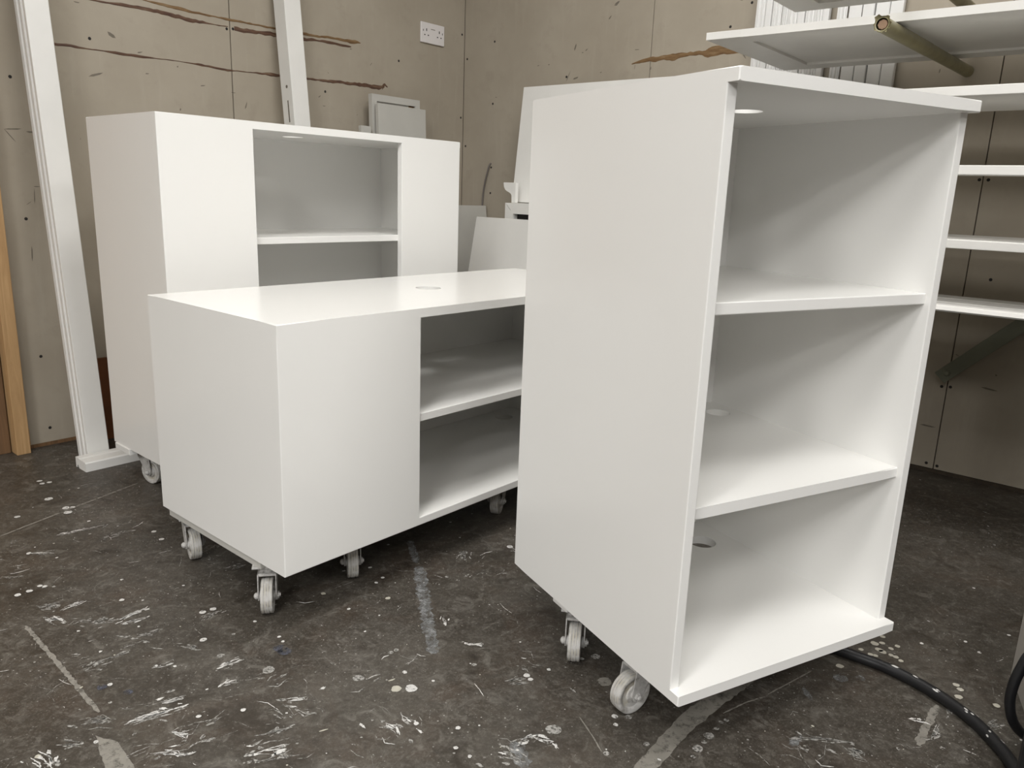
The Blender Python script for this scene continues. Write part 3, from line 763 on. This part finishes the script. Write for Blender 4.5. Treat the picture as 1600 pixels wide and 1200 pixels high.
# twin socket
so = part('wall_socket', box(-.0735, .0735, -.009, 0, -.0435, .0435, .003), 'plastic_white', None, PL(-.2175, 0, 1.577), (0, 0, ROT_L)); tag(so, 'white double wall socket with two outlets high on the left wall', 'socket')
for sx in (-1, 1):
    cx = sx * .040
    for ux, uz, w, h in ((0, .012, .0022, .0055), (-.011, -.010, .0036, .0022), (.011, -.010, .0036, .0022), (sx * .020, .008, .0016, .004)):
        part('pin_slot', box(cx + ux - w, cx + ux + w, -.0096, -.0088, uz - h, uz + h), 'dark_hole', so)
part('rocker_gap', box(-.013, .013, -.0096, -.0088, .0165, .0190), 'scuff', so)

# ---------------------------------------------------------------- things along the right wall
cb = part('wall_cable', tube([(.192, .012, 1.017), (.192, -.006, 1.016), (.190, -.014, 1.0), (.181, -.014, .970), (.166, -.012, .925), (.155, -.010, .875), (.151, -.010, .80), (.152, -.010, .73), (.156, -.012, .5), (.158, -.012, .2), (.17, -.03, .008)], .0038, 8), 'grey_cable', None, CORNER, (0, 0, ROT_R), smooth=True)
tag(cb, 'thin grey cable hanging from a hole in the right wall by the corner', 'cable')
# propped boards in the corner behind the low cabinet
lean('offcut_board', 'R', .435, .485, box(0, .42, -.019, 0, 0, .790, .001), 'white_trim', 11.0, 'wide white board with slanted edge leaning behind the low cabinet', 'board')
bx = thing('spare_carcass', 'white carcass with a dark slot standing behind the leaning board', 'cabinet', PR(.522, .05, 0), ROT_R)
part('body', ring_frame(0, .45, 0, .842, .045, .405, .02, .797, -.215, -.180, .001, lambda c: c.y < -.214 and c.z > .8), 'white_trim', bx)
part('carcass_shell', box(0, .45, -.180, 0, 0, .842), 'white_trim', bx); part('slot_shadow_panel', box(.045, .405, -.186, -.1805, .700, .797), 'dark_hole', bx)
part('blank_panel', box(.045, .405, -.199, -.1805, .02, .752), 'white_trim', bx)
lean('framed_panel', 'R', .477, .145, box(0, .80, -.026, 0, 0, .492, .0012), 'white_trim', 6.4, 'large white framed panel standing on the spare carcass behind the tall unit', 'panel', z=.843)
crb = [(.0, .082), (.002, .066), (.010, .054), (.020, .048), (.034, .044), (.044, .038), (.048, .030), (.048, 0), (.070, 0), (.070, .085), (.0, .085)]
g = part('cornice_offcut', prism(crb, 'y', -.018, 0, .0008), 'white_trim', None, PR(.476, .210, .843), (0, 0, ROT_R)); tag(g, 'white cornice offcut with curved nose standing beside the framed panel', 'moulding')

# white mouldings standing against the right wall
ords = ('first', 'second', 'third', 'fourth', 'fifth', 'sixth', 'seventh', 'eighth', 'ninth', 'tenth', 'eleventh', 'twelfth', 'thirteenth', 'fourteenth')
pl = [(1.468, .036, 1), (1.506, .022, 0), (1.531, .030, 1), (1.566, .020, 1), (1.589, .034, 1), (1.626, .022, 0), (1.651, .032, 1), (1.686, .024, 1), (1.712, .020, 0), (1.757, .030, 1), (1.797, .041, 0), (1.842, .036, 0), (1.882, .042, 0), (1.926, .040, 0)]
for i, (s, w, fl) in enumerate(pl):
    if fl: poly = [(0, 0), (0, -.016), (w * .22, -.018), (w * .30, -.011), (w * .42, -.011), (w * .50, -.017), (w * .64, -.018), (w * .72, -.012), (w * .84, -.012), (w * .9, -.008), (w, -.008), (w, 0)]
    else: poly = [(0, 0), (0, -.017), (.002, -.019), (w - .002, -.019), (w, -.017), (w, 0)]
    dz = rng.uniform(-.05, .05)
    lean('moulding_length', 'R', s, .034 + rng.uniform(0, .008), prism(poly, 'z', 0, 2.42 + dz), 'moulding_white', .55, '%s from the left of the white mouldings standing upright behind the rack' % ords[i], 'moulding', 'upright white mouldings behind the rack', roll=.5)

# drying rack: poles from the wall with painted boards laid on them
def pole(s0, off1, s1, z0, z1, label):
    a, b2 = PR(s0, .001, z0), PR(s1, off1, z1); d = b2 - a
    t = thing('support_pole', label, 'pole', a, 0, 'drying rack poles')
    t.rotation_euler = d.to_track_quat('X', 'Z').to_euler(); ln = d.length
    part('tape_wrap', lathe([(0, .0125), (0, .0172), (ln * .2, .0168), (ln * .52, .0168), (ln * .53, .0176), (ln * .97, .0176), (ln - .004, .0178), (ln, .0170), (ln - .001, .0142)], 22, 'x', False), 'tape', t, smooth=True)
    part('wooden_core', lathe([(0, .0125), (ln - .012, .0125), (ln - .006, .0123), (ln - .004, .011)], 8, 'x'), 'core_wood', t)
    r2 = random.Random(int(s0 * 1000)); bm = bmesh.new(); n = 26; inner, outer = [], []
    for i in range(n):
        an = 2 * math.pi * i / n
        inner.append(bm.verts.new((ln - .002, .0170 * math.cos(an), .0170 * math.sin(an)))); q = .0176 + r2.random() ** 3 * .008
        outer.append(bm.verts.new((ln + r2.uniform(0, .006), q * math.cos(an), q * math.sin(an))))
    for i in range(n): j = (i + 1) % n; bm.faces.new((inner[i], inner[j], outer[j], outer[i]))
    part('torn_tape', bm, 'tape', t)
pole(2.185, .79, 2.152, 1.303, 1.308, 'taped wooden pole sticking out of the right wall under the lower panelled door')
pole(2.18, .79, 2.16, 1.472, 1.476, 'taped wooden pole sticking out of the right wall under the upper panelled door')
for z, nm in ((1.1290, 'white board level with the tall unit top'), (0.9475, 'thin white batten at eye level'), (0.7720, 'wide white board below eye level'), (0.6150, 'grooved white board lowest on the rack')):
    for s, w in ((2.02, 'hidden end'), (2.95, 'right-hand end')):
        pole(s, .75, s, z, z, 'wooden pole holding the %s of the %s' % (w, nm))
def rack_door(name, s, off_front, z, w, dpt, yaw, label):
    t = thing(name, label, 'door', PR(s, off_front, z), ROT_R + math.radians(yaw), 'panelled doors on the drying rack')
    th, st_, rl = .020, .105, .080
    for q in ((0, st_, 0, dpt), (w - st_, w, 0, dpt)): part('stile', box(q[0], q[1], q[2], q[3], 0, th, .0008), 'rack_white', t)
    for q in ((st_, w - st_, 0, rl), (st_, w - st_, dpt - rl, dpt)): part('rail', box(q[0], q[1], q[2], q[3], 0, th), 'rack_white', t)
    part('centre_panel', box(st_ - .001, w - st_ + .001, rl - .001, dpt - rl + .001, .007, .013), 'rack_white', t)
rack_door('panelled_door', 1.655, .722, 1.3260, 2.0, .605, 1.2, 'white panelled door lying flat on the taped pole, underside showing')
rack_door('panelled_door', 1.690, .775, 1.497, 2.0, .605, 1.0, 'upper white panelled door on the rack, cut off by the top of the photo')
def rack_board(s0, s1, off0, dpt, z, th, label, mat='rack_white', poly=None):
    bm = prism(poly, 'x', 0, s1 - s0) if poly else box(0, s1 - s0, 0, dpt, 0, th, .0015)
    o = part('rack_board', bm, mat, None, PR(s0, off0, z), (0, 0, ROT_R)); tag(o, label, 'board', 'painted boards on the drying rack')
rack_board(1.86, 3.7, .70, .36, 1.1470, .0225, 'white board on the rack just behind the top of the tall unit')
rack_board(1.86, 3.7, .70, .06, .9655, .0225, 'thin white batten on the rack at eye level')
rack_board(1.86, 3.7, .70, .46, .7900, .0215, 'wide white board on the rack below the eye-level batten')
rack_board(1.86, 3.7, .70, .28, .6330, .0155, 'lowest white board on the rack with grooves along its top', 'rack_white', [(0, .004), (.004, 0), (.28, 0), (.28, .0155), (.20, .0155), (.195, .0105), (.185, .0105), (.18, .0155), (.10, .0155), (.095, .011), (.075, .011), (.07, .0155), (.010, .0155), (.003, .013)])
pg = part('plastic_peg', lathe([(0, .004), (.002, .0045), (.020, .0045), (.024, .0060), (.034, .0062), (.038, .003)], 12, 'z'), 'plastic_white', None, PR(2.452, .60, 1.1699), (0, 0, 0), smooth=True); tag(pg, 'small white plastic peg standing on the rack board behind the tall unit', 'peg')
# diagonal brace bolted to the wall below the lowest board
br = thing('brace_bar', 'grey-green diagonal flat bar bolted to the wall under the rack', 'bar', PR(2.281, .055, .362), ROT_R)
part('flat_bar', box(-.028, .40, -.004, .004, -.0225, .0225, .001), 'brace_metal', br, rot=(0, -math.radians(45.6), 0))
part('bolt', lathe([(.052, .006), (.0, .006), (-.004, .006), (-.0045, .0105), (-.008, .0095), (-.0105, .006)], 14, 'y'), 'brace_metal', br)
part('bolt', lathe([(.052, .006), (.0, .006), (-.004, .006), (-.0045, .0105), (-.008, .0095), (-.0105, .006)], 14, 'y'), 'brace_metal', br, (.245, 0, .2505))

# ---------------------------------------------------------------- foreground right: hose, case, pale upright enlarged to block light
HZ = .0115
ho = part('floor_hose', tube([(.40, 1.62, HZ), (.56, 1.50, HZ), (.683, 1.404, HZ), (.754, 1.347, HZ), (.804, 1.276, HZ), (.832, 1.200, HZ), (.838, 1.127, HZ), (.832, 1.075, HZ), (.815, 1.00, HZ)], .0108, 14), 'black_rubber', None, smooth=True)
tag(ho, 'black rubber hose with paint flecks snaking out from under the tall unit', 'hose')
bm = bmesh.new(); hp = [(.72, 1.378), (.754, 1.349), (.78, 1.318), (.804, 1.279), (.822, 1.235), (.833, 1.200), (.838, 1.16), (.838, 1.127)]
for i in range(16):
    t = rng.uniform(.5, len(hp) - 1.001); k = int(t); f = t - k
    x, y = hp[k][0] + (hp[k + 1][0] - hp[k][0]) * f, hp[k][1] + (hp[k + 1][1] - hp[k][1]) * f
    d = (Vector(hp[k + 1]) - Vector(hp[k])).normalized(); nn = Vector((-d.y, d.x)); a = rng.uniform(-1.0, .9); ln = rng.uniform(.003, .008); P = []
    for q, w in ((-1, 0), (-.4, .10), (.5, .08), (1, 0), (.4, -.10), (-.5, -.08)):
        aa = a + w * 1.4; pp = Vector((x, y)) + d * ln * q + nn * math.sin(aa) * .0113
        P.append(bm.verts.new((pp.x, pp.y, HZ + math.cos(aa) * .0113)))
    bm.faces.new(P)
part('paint_flecks', bm, 'film_w', ho, kind='stuff')
cs = thing('tool_case', 'black plastic case cut off by the lower right corner of the photo', 'case', (.806, 1.05, 0), math.radians(8))
part('case_body', box(0, .34, -.26, 0, .012, .30, .010), 'black_plastic', cs)
part('case_lid', box(-.004, .344, -.264, .004, .304, .345, .010), 'black_plastic', cs)
for x, y in ((.03, -.03), (.31, -.03), (.03, -.23), (.31, -.23)): part('foot', lathe([(0, .010), (.012, .012)], 12, 'z'), 'black_rubber', cs, (x, y, 0))
lp = part('hose_loop', tube([(1.02, 1.16, .20), (.96, 1.15, .232), (.905, 1.15, .212), (.872, 1.15, .179), (.860, 1.15, .149), (.853, 1.15, .116), (.854, 1.15, .081), (.868, 1.15, .045), (.896, 1.15, .020), (.95, 1.15, .0105), (1.05, 1.17, .0105)], .0082, 14), 'black_rubber', None, smooth=True)
tag(lp, 'upright loop of black hose at the right edge behind the case', 'hose')
pb = thing('pale_upright_blocker', 'pale upright piece at the right edge behind the hose loop, enlarged out of view to block light', 'carcass', (.952, 1.243, 0), math.radians(-22.4))  # unseen height and length added to keep lamp light off the right wall
part('panel_face', box(0, .71, 0, .022, 0, 1.03, .0015), 'pale_board', pb)
part('side_cheek', box(0, .022, .022, .13, 0, 1.03, .0015), 'pale_board', pb)
part('side_cheek', box(.688, .71, .022, .13, 0, 1.03, .0015), 'pale_board', pb)
part('rail', box(.022, .688, .022, .13, 1.008, 1.03, .0015), 'pale_board', pb)
part('rail', box(.022, .688, .022, .13, 0, .022, .0015), 'pale_board', pb)
